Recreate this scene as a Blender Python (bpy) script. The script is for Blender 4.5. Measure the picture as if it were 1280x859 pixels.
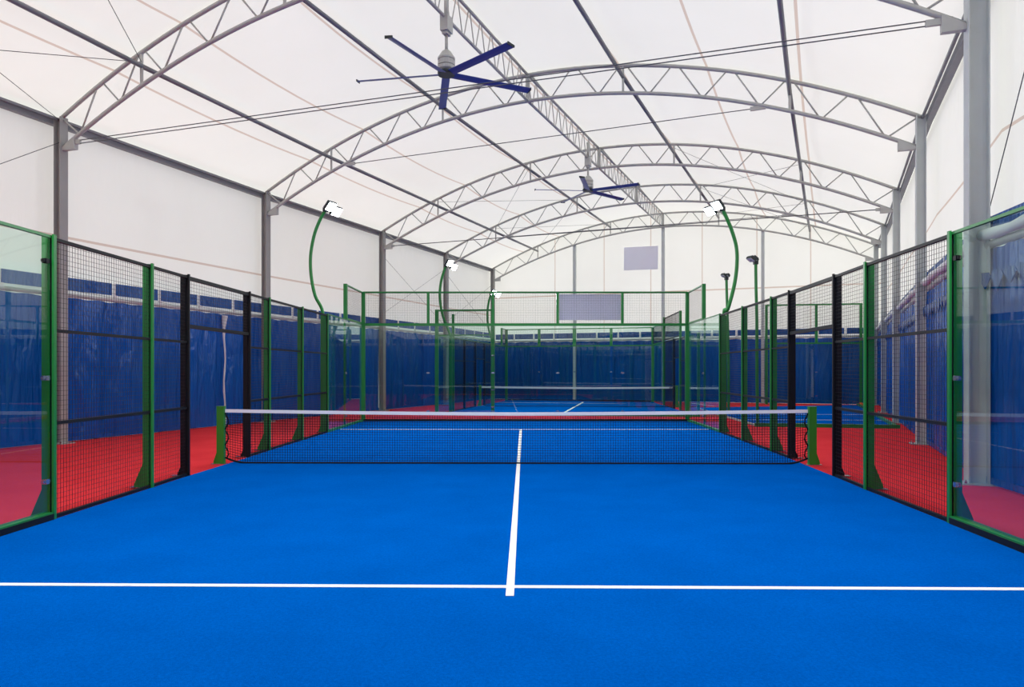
import bpy, math, random
from mathutils import Vector, Matrix
random.seed(7)
scene = bpy.context.scene
for o in list(bpy.data.objects): bpy.data.objects.remove(o, do_unlink=True)
COL = scene.collection

# ------------------------------------------------------------------ camera
HC = 1.58                                   # lens height above the turf, metres
F = 903.0                                   # focal length in pixels of the 1280 px wide frame
HORIZON = 463.0
cam_data = bpy.data.cameras.new('camera')
cam_data.sensor_width = 36.0
cam_data.lens = 36.0 * F / 1280.0
cam_data.shift_y = (HORIZON - 429.5) / 1280.0
cam_data.clip_start = 0.05
cam_data.clip_end = 300
cam = bpy.data.objects.new('camera', cam_data)
cam.location = (0, 0, HC)
cam.rotation_euler = (math.pi / 2, 0, 0)
COL.objects.link(cam)
scene.camera = cam

# ------------------------------------------------------------------ sky, sun, exposure
world = bpy.data.worlds.new('overcast_sky')
scene.world = world
world.use_nodes = True
wn = world.node_tree.nodes
wl = world.node_tree.links
bg = wn['Background']
bg.inputs['Color'].default_value = (1.0, 0.985, 0.955, 1)
bg.inputs["Strength"].default_value = 2.1
scene.view_settings.view_transform = 'Standard'
scene.view_settings.look = 'None'
scene.view_settings.gamma = 1
scene.view_settings.use_curve_mapping = False
scene.view_settings.exposure = 0.0
scene.cycles.transparent_max_bounces = 40
scene.cycles.max_bounces = 12
scene.cycles.diffuse_bounces = 6
scene.cycles.transmission_bounces = 6
scene.cycles.caustics_reflective = False
scene.cycles.caustics_refractive = False

# ------------------------------------------------------------------ helpers
def fl(x, y):
    """a spot on the floor from its place in the photograph"""
    s = (y - HORIZON) / HC
    return Vector(((x - 640) / s, F / s, 0))

def at(x, s):
    """a spot on the floor at scale s (pixels per metre)"""
    return Vector(((x - 640) / s, F / s, 0))

def zof(y, s):
    return (HORIZON - y) / s + HC

def up(v, z):
    return Vector((v[0], v[1], z))

class MB:
    def __init__(self):
        self.v = []; self.f = []
    def quadbox(self, c8):
        b = len(self.v)
        self.v += [tuple(p) for p in c8]
        for q in ((0,3,2,1),(4,5,6,7),(0,1,5,4),(1,2,6,5),(2,3,7,6),(3,0,4,7)):
            self.f.append(tuple(b + i for i in q))
        return self
    def box(self, x0, x1, y0, y1, z0, z1):
        return self.quadbox([(x0,y0,z0),(x1,y0,z0),(x1,y1,z0),(x0,y1,z0),(x0,y0,z1),(x1,y0,z1),(x1,y1,z1),(x0,y1,z1)])
    def obox(self, c, ax, lx, ly, z0, z1):
        """upright box about c, lx long along the horizontal direction ax, ly across"""
        a = Vector((ax[0], ax[1], 0)).normalized(); n = Vector((-a.y, a.x, 0))
        c = Vector((c[0], c[1], 0))
        p = [c + a*sx*lx/2 + n*sy*ly/2 for sx, sy in ((-1,-1),(1,-1),(1,1),(-1,1))]
        return self.quadbox([up(q, z0) for q in p] + [up(q, z1) for q in p])
    def beam(self, p, q, w, h, upv=(0,0,1)):
        """box section from p to q, w wide and h high"""
        p = Vector(p); q = Vector(q); d = (q - p).normalized()
        s = d.cross(Vector(upv))
        if s.length < 1e-5: s = d.cross(Vector((1,0,0)))
        s.normalize(); u = s.cross(d).normalized()
        a = [(-1,-1),(1,-1),(1,1),(-1,1)]
        return self.quadbox([p + s*i*w/2 + u*j*h/2 for i, j in a] + [q + s*i*w/2 + u*j*h/2 for i, j in a])
    def tube(self, pts, r, n=8, cap=True):
        pts = [Vector(p) for p in pts]
        rs = r if isinstance(r, (list, tuple)) else [r]*len(pts)
        b = len(self.v)
        ref = None
        for i, p in enumerate(pts):
            d = (pts[min(i+1, len(pts)-1)] - pts[max(i-1, 0)]).normalized()
            if ref is None:
                ref = Vector((0,0,1)) if abs(d.z) < 0.9 else Vector((1,0,0))
            s = d.cross(ref).normalized(); u = s.cross(d).normalized()
            for k in range(n):
                a = 2*math.pi*(k+.5)/n
                self.v.append(tuple(p + (s*math.cos(a) + u*math.sin(a))*rs[i]))
        for i in range(len(pts)-1):
            for k in range(n):
                k2 = (k+1) % n
                self.f.append((b+i*n+k, b+i*n+k2, b+(i+1)*n+k2, b+(i+1)*n+k))
        if cap:
            self.f.append(tuple(b+k for k in range(n-1,-1,-1)))
            self.f.append(tuple(b+(len(pts)-1)*n+k for k in range(n)))
        return self
    def prism(self, poly, off):
        """flat outline (3D points) pushed along off"""
        off = Vector(off); n = len(poly); b = len(self.v)
        self.v += [tuple(Vector(p)) for p in poly] + [tuple(Vector(p)+off) for p in poly]
        self.f.append(tuple(b+i for i in range(n-1,-1,-1)))
        self.f.append(tuple(b+n+i for i in range(n)))
        for i in range(n):
            j = (i+1) % n
            self.f.append((b+i, b+j, b+n+j, b+n+i))
        return self
    def lathe(self, c, prof, n=20):
        b = len(self.v); c = Vector(c)
        for r, z in prof:
            for k in range(n):
                a = 2*math.pi*k/n
                self.v.append((c.x+r*math.cos(a), c.y+r*math.sin(a), c.z+z))
        for i in range(len(prof)-1):
            for k in range(n):
                k2 = (k+1) % n
                self.f.append((b+i*n+k, b+i*n+k2, b+(i+1)*n+k2, b+(i+1)*n+k))
        self.f.append(tuple(b+k for k in range(n-1,-1,-1)))
        self.f.append(tuple(b+(len(prof)-1)*n+k for k in range(n)))
        return self
    def wires(self, A, B, z0, z1, cell, t, gap=None):
        """welded wire grid between the upright lines over A and B"""
        A = Vector((A[0],A[1],0)); B = Vector((B[0],B[1],0)); L = (B-A).length; d = (B-A)/L
        n = Vector((-d.y, d.x, 0))
        def wire(p, q, s):
            b = len(self.v)
            for e in (p, q):
                self.v.extend([tuple(e + s*t/2 + n*t/2), tuple(e - s*t/2 + n*t/2), tuple(e - s*t/2 - n*t/2), tuple(e + s*t/2 - n*t/2)])
            for k in range(4):
                k2 = (k+1) % 4
                self.f.append((b+k, b+k2, b+4+k2, b+4+k))
        k = max(2, round(L/cell))
        for i in range(1, k):
            p = A + d*L*i/k
            wire(up(p, z0), up(p, z1), d)
        m = max(2, round((z1-z0)/cell))
        for j in range(1, m):
            z = z0 + (z1-z0)*j/m
            wire(up(A, z) + n*t, up(B, z) + n*t, Vector((0,0,1)))
        return self
    def mesh(self, name):
        m = bpy.data.meshes.new(name)
        m.from_pydata([tuple(v) for v in self.v], [], self.f)
        m.update()
        return m

def link(name, mesh, mat, parent=None, smooth=False):
    o = bpy.data.objects.new(name, mesh)
    if mat is not None and not mesh.materials: mesh.materials.append(mat)
    COL.objects.link(o)
    if smooth:
        for p in mesh.polygons: p.use_smooth = True
    if parent is not None:
        o.parent = parent
        base = parent.get('_w', None)
        w = Vector(base) if base is not None else Vector((0,0,0))
        o.matrix_parent_inverse = Matrix.Translation(-w)
    return o

BASES = {}
def thing(name, label, cat, loc=(0,0,0), group=None):
    o = bpy.data.objects.new(name, None)
    o.empty_display_size = .2
    o.location = loc
    o['label'] = label; o['category'] = cat; o['kind'] = 'thing'
    if group: o['group'] = group
    COL.objects.link(o)
    BASES[o.name] = Vector(loc)
    return o

def part(name, mb, mat, parent, label=None, smooth=False, kind=None):
    m = mb.mesh(name)
    m.materials.append(mat)
    if smooth:
        for p in m.polygons: p.use_smooth = True
    o = bpy.data.objects.new(name, m)
    COL.objects.link(o)
    o.parent = parent
    root = parent
    o.matrix_parent_inverse = Matrix.Translation(-BASES.get(root.name, Vector((0,0,0))))
    if parent.parent is not None:
        o.matrix_parent_inverse = Matrix.Identity(4)      # the part above already carries the shift
    if label: o['label'] = label
    if kind: o['kind'] = kind
    return o

def single(name, mb, mat, label, cat, group=None, smooth=False):
    m = mb.mesh(name); m.materials.append(mat)
    if smooth:
        for p in m.polygons: p.use_smooth = True
    o = bpy.data.objects.new(name, m); COL.objects.link(o)
    o['label'] = label; o['category'] = cat; o['kind'] = 'thing'
    if group: o['group'] = group
    return o

def struct(name, mb, mat, smooth=False):
    m = mb.mesh(name); m.materials.append(mat)
    if smooth:
        for p in m.polygons: p.use_smooth = True
    o = bpy.data.objects.new(name, m); COL.objects.link(o)
    o['kind'] = 'structure'
    return o

# ------------------------------------------------------------------ materials
def srgb(r, g, b):
    f = lambda c: (c/255/12.92 if c/255 <= .04045 else ((c/255+.055)/1.055)**2.4)
    return (f(r), f(g), f(b), 1)

def mat(name, col, rough=.5, metal=0, spec=.5, bump=None, vary=None, coat=0):
    m = bpy.data.materials.new(name); m.use_nodes = True
    n = m.node_tree.nodes; l = m.node_tree.links; p = n['Principled BSDF']
    p.inputs['Base Color'].default_value = col
    p.inputs['Roughness'].default_value = rough
    p.inputs['Metallic'].default_value = metal
    p.inputs['Specular IOR Level'].default_value = spec
    p.inputs['Coat Weight'].default_value = coat
    if vary or bump:
        tc = n.new('ShaderNodeTexCoord')
    if vary:
        sc_, amt = vary
        nz = n.new('ShaderNodeTexNoise'); nz.inputs['Scale'].default_value = sc_; nz.inputs['Detail'].default_value = 5
        l.new(tc.outputs['Object'], nz.inputs['Vector'])
        mx = n.new('ShaderNodeMix'); mx.data_type = 'RGBA'
        mx.inputs['A'].default_value = tuple(c*(1-amt) for c in col[:3]) + (1,)
        mx.inputs['B'].default_value = tuple(min(1, c*(1+amt)) for c in col[:3]) + (1,)
        l.new(nz.outputs['Fac'], mx.inputs['Factor']); l.new(mx.outputs['Result'], p.inputs['Base Color'])
    if bump:
        sc_, st, dist = bump
        nb = n.new('ShaderNodeTexNoise'); nb.inputs['Scale'].default_value = sc_; nb.inputs['Detail'].default_value = 3
        l.new(tc.outputs['Object'], nb.inputs['Vector'])
        bp = n.new('ShaderNodeBump'); bp.inputs['Strength'].default_value = st; bp.inputs['Distance'].default_value = dist
        l.new(nb.outputs['Fac'], bp.inputs['Height']); l.new(bp.outputs['Normal'], p.inputs['Normal'])
    return m

STEEL = mat('galvanised_steel', srgb(180,181,178), .45, .1, .4, vary=(3, .12))
STEEL_DARK = mat('dull_steel', srgb(132,134,138), .5, .1, .4, vary=(4, .1))
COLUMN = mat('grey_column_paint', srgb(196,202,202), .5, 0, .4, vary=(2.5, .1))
GREEN = mat('green_powder_coat', srgb(30,132,56), .35, 0, .5)
GREEN_DEEP = mat('green_net_post_paint', srgb(46,138,32), .45, 0, .5)
BLACK = mat('black_powder_coat', srgb(16,17,21), .5, 0, .25)
WIRE = mat('black_wire', srgb(26,27,32), .5, 0, .3)
CORD = mat('black_net_cord', srgb(12,14,22), .7, 0, .2)
WHITE_TAPE = mat('white_net_tape', srgb(236,236,238), .6, 0, .3, bump=(60, .2, .01))
LINE = mat('white_turf_line', srgb(244,244,242), .9, 0, .1, bump=(300, .4, .004))
CHROME = mat('bolt_steel', srgb(190,192,196), .25, .9, .5)
CABLE = mat('dark_cable', srgb(92,94,98), .5, .3, .4)
FANBLUE = mat('navy_fan_blade', srgb(66,80,146), .4, 0, .5)
FANGREY = mat('light_grey_motor', srgb(186,186,182), .45, .1, .5)
STRAP = mat('white_strap', srgb(222,224,226), .6, 0, .3)
RAIL = mat('pale_grey_rail', srgb(196,198,198), .5, 0, .4)
LAMP_BODY = mat('dark_lamp_body', srgb(38,48,52), .4, .3, .5)
PANEL = mat('lavender_panel', srgb(243,243,255), .6, 0, .3)
ORANGE = mat('orange_plastic', srgb(226,110,40), .5, 0, .4)

def turf_mat(name, col, col2, scale=220):
    m = bpy.data.materials.new(name); m.use_nodes = True
    n = m.node_tree.nodes; l = m.node_tree.links; p = n['Principled BSDF']
    p.inputs['Roughness'].default_value = .95; p.inputs['Specular IOR Level'].default_value = .0
    tc = n.new('ShaderNodeTexCoord')
    a = n.new('ShaderNodeTexNoise'); a.inputs['Scale'].default_value = scale; a.inputs['Detail'].default_value = 2
    b = n.new('ShaderNodeTexNoise'); b.inputs['Scale'].default_value = 1.3; b.inputs['Detail'].default_value = 6
    c = n.new('ShaderNodeTexNoise'); c.inputs['Scale'].default_value = 60; c.inputs['Detail'].default_value = 2
    for q in (a, b, c): l.new(tc.outputs['Object'], q.inputs['Vector'])
    ma = n.new('ShaderNodeMath'); ma.operation = 'MULTIPLY_ADD'; ma.inputs[1].default_value = .5
    l.new(a.outputs['Fac'], ma.inputs[0])
    mb_ = n.new('ShaderNodeMath'); mb_.operation = 'MULTIPLY'; mb_.inputs[1].default_value = .5
    gr = n.new('ShaderNodeMath'); gr.operation = 'MULTIPLY_ADD'; gr.inputs[1].default_value = .9      # tuft clumps
    l.new(c.outputs['Fac'], gr.inputs[0]); gr.inputs[2].default_value = -.45
    sm = n.new('ShaderNodeMath'); sm.operation = 'ADD'
    l.new(b.outputs['Fac'], mb_.inputs[0]); l.new(mb_.outputs[0], sm.inputs[0]); l.new(gr.outputs[0], sm.inputs[1]); l.new(sm.outputs[0], ma.inputs[2])
    rp = n.new('ShaderNodeMapRange'); rp.inputs['From Min'].default_value = .25; rp.inputs['From Max'].default_value = .75
    l.new(ma.outputs[0], rp.inputs['Value'])
    mx = n.new('ShaderNodeMix'); mx.data_type = 'RGBA'
    mx.inputs['A'].default_value = col; mx.inputs['B'].default_value = col2
    l.new(rp.outputs['Result'], mx.inputs['Factor']); l.new(mx.outputs['Result'], p.inputs['Base Color'])
    bp = n.new('ShaderNodeBump'); bp.inputs['Strength'].default_value = .5; bp.inputs['Distance'].default_value = .008
    l.new(a.outputs['Fac'], bp.inputs['Height']); l.new(bp.outputs['Normal'], p.inputs['Normal'])
    return m
TURF = turf_mat('blue_turf', (0.0, .084, .40, 1), (0.0, .118, .54, 1))
CARPET = turf_mat('red_carpet', (.68, .032, .042, 1), (.82, .058, .070, 1), 160)

def tarp_mat(name, col):
    m = bpy.data.materials.new(name); m.use_nodes = True
    n = m.node_tree.nodes; l = m.node_tree.links; p = n['Principled BSDF']
    p.inputs['Base Color'].default_value = col
    p.inputs['Roughness'].default_value = .27; p.inputs['Specular IOR Level'].default_value = .42
    tc = n.new('ShaderNodeTexCoord')
    mp = n.new('ShaderNodeMapping'); mp.inputs['Scale'].default_value = (1.6, 1.6, .45)
    l.new(tc.outputs['Object'], mp.inputs['Vector'])
    a = n.new('ShaderNodeTexNoise'); a.inputs['Scale'].default_value = 2.2; a.inputs['Detail'].default_value = 5; a.inputs['Distortion'].default_value = .6
    l.new(mp.outputs['Vector'], a.inputs['Vector'])
    m2 = n.new('ShaderNodeMapping'); m2.inputs['Scale'].default_value = (7, 7, .35)
    l.new(tc.outputs['Object'], m2.inputs['Vector'])
    a2 = n.new('ShaderNodeTexNoise'); a2.inputs['Scale'].default_value = 1.0; a2.inputs['Detail'].default_value = 3; a2.inputs['Distortion'].default_value = .5
    l.new(m2.outputs['Vector'], a2.inputs['Vector'])
    ad = n.new('ShaderNodeMath'); ad.operation = 'MULTIPLY_ADD'; ad.inputs[1].default_value = .8
    l.new(a2.outputs['Fac'], ad.inputs[0]); l.new(a.outputs['Fac'], ad.inputs[2])
    bp = n.new('ShaderNodeBump'); bp.inputs['Strength'].default_value = .85; bp.inputs['Distance'].default_value = .14
    l.new(ad.outputs[0], bp.inputs['Height']); l.new(bp.outputs['Normal'], p.inputs['Normal'])
    return m
COLUMN_SHADE = mat('shaded_grey_column_paint', srgb(156,156,154), .5, 0, .4, vary=(2.5, .1))  # darker copy of the column paint, shade of the left columns in its colour
TARP = tarp_mat('blue_pvc_tarp', (.001, .088, .42, 1))
VALANCE = tarp_mat('blue_pvc_valance', (.008, .085, .34, 1))

def membrane_mat(name, seams_u=(), seams_v=(), wu=.0012, wv=.003, wrinkle=.3, through=.42):
    """white coated fabric that lets daylight through; welded seams run along the UV lines given"""
    m = bpy.data.materials.new(name); m.use_nodes = True
    n = m.node_tree.nodes; l = m.node_tree.links
    n.remove(n['Principled BSDF']); out = n['Material Output']
    tc = n.new('ShaderNodeTexCoord'); sep = n.new('ShaderNodeSeparateXYZ')
    l.new(tc.outputs['UV'], sep.inputs[0])
    fac = None
    for sock, arr, w in (('X', seams_u, wu), ('Y', seams_v, wv)):
        for u in arr:
            c = n.new('ShaderNodeMath'); c.operation = 'COMPARE'
            c.inputs[1].default_value = u; c.inputs[2].default_value = w
            l.new(sep.outputs[sock], c.inputs[0])
            if fac is None: fac = c
            else:
                x = n.new('ShaderNodeMath'); x.operation = 'MAXIMUM'
                l.new(fac.outputs[0], x.inputs[0]); l.new(c.outputs[0], x.inputs[1]); fac = x
    nz = n.new('ShaderNodeTexNoise'); nz.inputs['Scale'].default_value = .35; nz.inputs['Detail'].default_value = 4
    l.new(tc.outputs['Object'], nz.inputs['Vector'])
    mx = n.new('ShaderNodeMix'); mx.data_type = 'RGBA'
    mx.inputs['A'].default_value = (.785, .785, .75, 1); mx.inputs['B'].default_value = (.845, .85, .82, 1)
    l.new(nz.outputs['Fac'], mx.inputs['Factor'])
    col = mx.outputs['Result']
    if fac is not None:
        m2 = n.new('ShaderNodeMix'); m2.data_type = 'RGBA'
        m2.inputs['B'].default_value = (.62, .52, .46, 1)
        l.new(fac.outputs[0], m2.inputs['Factor']); l.new(col, m2.inputs['A']); col = m2.outputs['Result']
    mp = n.new('ShaderNodeMapping'); mp.inputs['Scale'].default_value = (1, 1, .25)
    l.new(tc.outputs['Object'], mp.inputs['Vector'])
    wz = n.new('ShaderNodeTexNoise'); wz.inputs['Scale'].default_value = 2.2; wz.inputs['Detail'].default_value = 4
    l.new(mp.outputs['Vector'], wz.inputs['Vector'])
    bp = n.new('ShaderNodeBump'); bp.inputs['Strength'].default_value = wrinkle; bp.inputs['Distance'].default_value = .05
    l.new(wz.outputs['Fac'], bp.inputs['Height'])
    d = n.new('ShaderNodeBsdfDiffuse'); t = n.new('ShaderNodeBsdfTranslucent'); ms = n.new('ShaderNodeMixShader')
    ms.inputs['Fac'].default_value = through
    for q in (d, t):
        l.new(col, q.inputs['Color']); l.new(bp.outputs['Normal'], q.inputs['Normal'])
    l.new(d.outputs[0], ms.inputs[1]); l.new(t.outputs[0], ms.inputs[2])
    l.new(ms.outputs[0], out.inputs['Surface'])
    return m
ROOF_FABRIC = membrane_mat('white_roof_membrane', (.095,.205,.335,.49,.635,.755,.87), (), .0016, .003, .12)
WALL_FABRIC = membrane_mat('white_wall_membrane', (), (.64,), .001, .004, .5, .22)
WALL_FABRIC_R = membrane_mat('white_right_wall_membrane', (), (.69,), .001, .0035, .5, .30)
END_FABRIC = membrane_mat('white_end_wall_membrane', (.19,.335,.465,.60,.735,.86), (.585,), .0012, .0035, .2, .34)

def glass_mat(name, tint=(.86, .955, .91, 1)):
    m = bpy.data.materials.new(name); m.use_nodes = True
    n = m.node_tree.nodes; l = m.node_tree.links
    n.remove(n['Principled BSDF']); out = n['Material Output']
    lw = n.new('ShaderNodeLayerWeight'); lw.inputs['Blend'].default_value = .5
    pw = n.new('ShaderNodeMath'); pw.operation = 'POWER'; pw.inputs[1].default_value = 5
    l.new(lw.outputs['Facing'], pw.inputs[0])
    mr = n.new('ShaderNodeMath'); mr.operation = 'MULTIPLY_ADD'; mr.inputs[1].default_value = .95; mr.inputs[2].default_value = .045
    l.new(pw.outputs[0], mr.inputs[0])
    t = n.new('ShaderNodeBsdfTransparent'); t.inputs['Color'].default_value = tint
    g = n.new('ShaderNodeBsdfGlossy'); g.inputs['Roughness'].default_value = .01
    g.inputs['Color'].default_value = (.95, .98, 1, 1)
    ms = n.new('ShaderNodeMixShader')
    l.new(mr.outputs[0], ms.inputs['Fac']); l.new(t.outputs[0], ms.inputs[1]); l.new(g.outputs[0], ms.inputs[2])
    l.new(ms.outputs[0], out.inputs['Surface'])
    return m
GLASS = glass_mat('clear_green_glass')

def emit_mat(name, col, strength):
    m = bpy.data.materials.new(name); m.use_nodes = True
    n = m.node_tree.nodes; l = m.node_tree.links
    n.remove(n['Principled BSDF'])
    e = n.new('ShaderNodeEmission'); e.inputs['Color'].default_value = col; e.inputs['Strength'].default_value = strength
    l.new(e.outputs[0], n['Material Output'].inputs['Surface'])
    return m
LED = emit_mat('lit_led_lens', (.86, .96, 1, 1), 30)
LED_OFF = mat('unlit_led_lens', srgb(205,212,218), .2, 0, .5)

# ------------------------------------------------------------------ hall frame positions (column feet), eave heights
LC = [Vector((-13.0,-3.0,0)), Vector((-11.9,8.9,0)), at(76,58.0), at(332.5,40.95), at(478,32.0), at(557.5,27.1), at(616,22.8)]
RC = [Vector((4.95,-3.0,0)), Vector((5.5,4.2,0)), at(1221,90.0), at(1151,58.5), at(1120.5,41.8), at(1105,33.5), at(1095,27.6)]
ZL = [7.0,7.0,7.0,7.0,7.0,7.0,7.15]
ZR = [7.0,7.0,7.0,7.0,7.0,7.0,7.25]
RISE = [2.4,2.4,2.45,2.28,2.26,2.26,2.25]
WARP = [.1,.1,.1,.05,.05,.05,.035]
DEPTH = .68
def wt(i, t): return t - WARP[i]*t*(1-t)
def trp(i, t, dz=0.0):
    """point on the top chord of truss i at node position t (0 left eave, 1 right eave)"""
    w = wt(i, t)
    p = LC[i].lerp(RC[i], w)
    z = ZL[i] + (ZR[i]-ZL[i])*w + RISE[i]*(1-(2*w-1)**2)
    return Vector((p.x, p.y, z+dz))
AX = (LC[6]-LC[2]).normalized()
def outward(i, side):
    b = (RC[i]-LC[i]).normalized()
    return b*(1 if side > 0 else -1)

# ------------------------------------------------------------------ large structure
mb = MB()
FLOOR_PTS = [LC[0]+Vector((-.4,-.4,0)), RC[0]+Vector((.4,-.4,0))] + [RC[i]+outward(i,1)*.55 for i in range(1,6)] + [RC[6]+outward(6,1)*.6+AX*1.2, LC[6]-outward(6,1)*.6+AX*1.2] + [LC[i]+outward(i,-1)*.55 for i in range(5,0,-1)]
mb.prism([up(p,-.1) for p in FLOOR_PTS], (0,0,.1))
struct('floor', mb, CARPET)

def uvgrid(name, grid, uvs, material, smooth=True):
    """sheet from a grid of points with UVs"""
    r = len(grid); c = len(grid[0])
    v = [tuple(p) for row in grid for p in row]
    f = [(i*c+j, i*c+j+1, (i+1)*c+j+1, (i+1)*c+j) for i in range(r-1) for j in range(c-1)]
    m = bpy.data.meshes.new(name); m.from_pydata(v, [], f)
    ul = m.uv_layers.new(name='UVMap')
    fu = [u for row in uvs for u in row]
    for lp in m.loops: ul.data[lp.index].uv = fu[lp.vertex_index]
    m.materials.append(material)
    if smooth:
        for p in m.polygons: p.use_smooth = True
    o = bpy.data.objects.new(name, m); COL.objects.link(o)
    o['kind'] = 'structure'
    return o

# roof: cloth laid over the arches, sagging a little between them
NT = 57; NB = 9
END_OFF = .35
def endp(p): return p + Vector((AX.x, AX.y, 0))*END_OFF
grid = []; uvs = []
for i in range(6):
    for k in range(NB if i < 5 else NB+1):
        a = k/NB
        row = []; ru = []
        for j in range(NT):
            t = j/(NT-1)
            p = trp(i, t, .075); q = trp(i+1, t, .075)
            s = p.lerp(q, a)
            span = 1-(2*t-1)**4
            s.z -= .16*4*a*(1-a)*span*min(1, abs(2*t-1)*3)
            if j == 0: s += outward(i,-1)*.3
            if j == NT-1: s += outward(i,1)*.3
            row.append(s); ru.append((wt(i,t)*(1-a)+wt(i+1,t)*a if False else t, (i+a)/6))
        grid.append(row); uvs.append(ru)
grid.append([endp(p)+Vector((AX.x,AX.y,0))*.15 for p in grid[-1]]); uvs.append([(u,1.02) for u,_ in uvs[-1]])
uvgrid('ceiling', grid, uvs, ROOF_FABRIC)

def side_wall(name, P, Z, side, fabric):
    grid = []; uvs = []
    NZ = 15; NK = 7
    for i in range(6):
        for k in range(NK if i < 5 else NK+1):
            a = k/NK
            o = outward(i, side).lerp(outward(i+1, side), a)
            p = P[i].lerp(P[i+1], a) + o*.30
            zt = Z[i]+(Z[i+1]-Z[i])*a + .07
            row = []; ru = []
            for j in range(NZ):
                b = j/(NZ-1)
                bulge = .03*math.sin(math.pi*b)*4*a*(1-a)
                row.append(up(p + o*bulge, zt*b)); ru.append(((i+a)/6, b))
            grid.append(row); uvs.append(ru)
    e = P[6] + outward(6, side)*.30 + Vector((AX.x,AX.y,0))*(END_OFF+.05)
    grid.append([up(e, (Z[6]+.07)*j/(NZ-1)) for j in range(NZ)]); uvs.append([(1.02, j/(NZ-1)) for j in range(NZ)])
    uvgrid(name, grid, uvs, fabric)
side_wall('wall_left', LC, ZL, -1, WALL_FABRIC)
side_wall('wall_right', RC, ZR, 1, WALL_FABRIC_R)

def gable(name, i, off, material):
    grid = []; uvs = []
    for j in range(41):
        t = j/40
        top = trp(i, t, .09)
        if j == 0: top += outward(i,-1)*.33
        if j == 40: top += outward(i,1)*.33
        row = []; ru = []
        for k in range(13):
            z = top.z*k/12
            row.append(Vector((top.x+off.x, top.y+off.y, z))); ru.append((t, z/9.5))
        grid.append(row); uvs.append(ru)
    uvgrid(name, grid, uvs, material)
gable('wall_back', 6, Vector((AX.x,AX.y,0))*END_OFF, END_FABRIC)
gable('wall_front', 0, Vector((0,-.05,0)), WALL_FABRIC)

# ------------------------------------------------------------------ columns
ORD_L = {2:'nearest left wall column', 3:'second', 4:'third', 5:'fourth', 6:'far corner'}
def hbeam(c, ax, z0, z1, w=.2, d=.2, tf=.016, tw=.012):
    """H section: flanges face along the wall normal ax"""
    a = Vector((ax[0],ax[1],0)).normalized(); n = Vector((-a.y,a.x,0))
    prof = [(-d/2,-w/2),(-d/2+tf,-w/2),(-d/2+tf,-tw/2),(d/2-tf,-tw/2),(d/2-tf,-w/2),(d/2,-w/2),(d/2,w/2),(d/2-tf,w/2),(d/2-tf,tw/2),(-d/2+tf,tw/2),(-d/2+tf,w/2),(-d/2,w/2)]
    m = MB()
    m.prism([up(Vector((c[0],c[1],0))+a*x+n*y, z0) for x,y in prof], (0,0,z1-z0))
    return m
labs_L = {2:'grey steel H column standing nearest along the left wall, before the first blue tarp',
          3:'grey steel column on the left wall, seen above the left doorway of the front court',
          4:'grey steel column on the left wall beside the front court far glass corner',
          5:'grey steel column on the left wall behind the near lit floodlight of the back court',
          6:'grey steel column in the far left corner where end wall begins'}
labs_R = {2:'thick grey steel column standing behind the right glass panel, nearest on the right wall',
          3:'grey steel column behind the nearest right mesh panel, where the second arch lands',
          4:'grey steel column on the right wall, third from the camera',
          5:'grey steel column on the right wall, fourth from the camera and narrow in view',
          6:'grey steel column in the far right corner, slimmest in view'}
def column(P, i, z, side, lab):
    o = outward(i, side)
    t = thing('steel_column', lab, 'column', P[i], 'steel columns along the side walls')
    w = .26 if (side > 0 and i == 2) else .19
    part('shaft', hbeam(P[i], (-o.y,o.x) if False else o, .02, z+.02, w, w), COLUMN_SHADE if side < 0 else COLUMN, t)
    b = MB(); b.obox(P[i], o, .42, .36, 0, .02)
    bp = part('base_plate', b, STEEL, t)
    for sx in (-1,1):
        for sy in (-1,1):
            n = Vector((-o.y,o.x,0)); c = P[i]+o*sx*.165+n*sy*.14
            q = MB(); q.lathe(up(c,.02), [(.018,0),(.018,.03),(.008,.03),(.008,.05)], 6)
            part('bolt', q, CHROME, bp)
    # bracket that takes the bottom chord
    cz = lambda x: trp(i, (x/17.5 if side < 0 else 1-x/17.5), -DEPTH).z
    n = Vector((-o.y,o.x,0))*.05
    q = MB(); q.prism([up(P[i]-o*x-n, z_) for x, z_ in ((.09,cz(.2)-.12),(.44,cz(.2)-.12),(.44,cz(.44)),(.09,cz(.09)))], n*2)
    part('bracket', q, STEEL, t)
for i in range(2,7):
    column(LC, i, ZL[i], -1, labs_L[i])
    column(RC, i, ZR[i], 1, labs_R[i])

# end wall posts
def end_post(x, lab):
    # meet the end wall line
    A, B = LC[6], RC[6]
    k = (x-640)/F
    t = (k*A.y - A.x)/((B.x-A.x) - k*(B.y-A.y))
    p = A.lerp(B, t) + Vector((AX.x,AX.y,0))*.12
    z = ZL[6] + (ZR[6]-ZL[6])*t + RISE[6]*(1-(2*t-1)**2) - DEPTH
    o = thing('end_wall_post', lab, 'post', p, 'posts of the end wall')
    b = MB(); b.obox(p, (B-A), .15, .15, .015, z)
    part('shaft', b, COLUMN, o)
    q = MB(); q.obox(p, (B-A), .3, .26, 0, .015)
    part('base_plate', q, STEEL, o)
    return p
EP = [end_post(717.5, 'grey end wall post rising left of the small lavender panel'),
      end_post(828.5, 'grey end wall post at the middle, right of the small lavender panel'),
      end_post(953.5, 'grey end wall post at right beside the unlit floodlight mast')]

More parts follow.
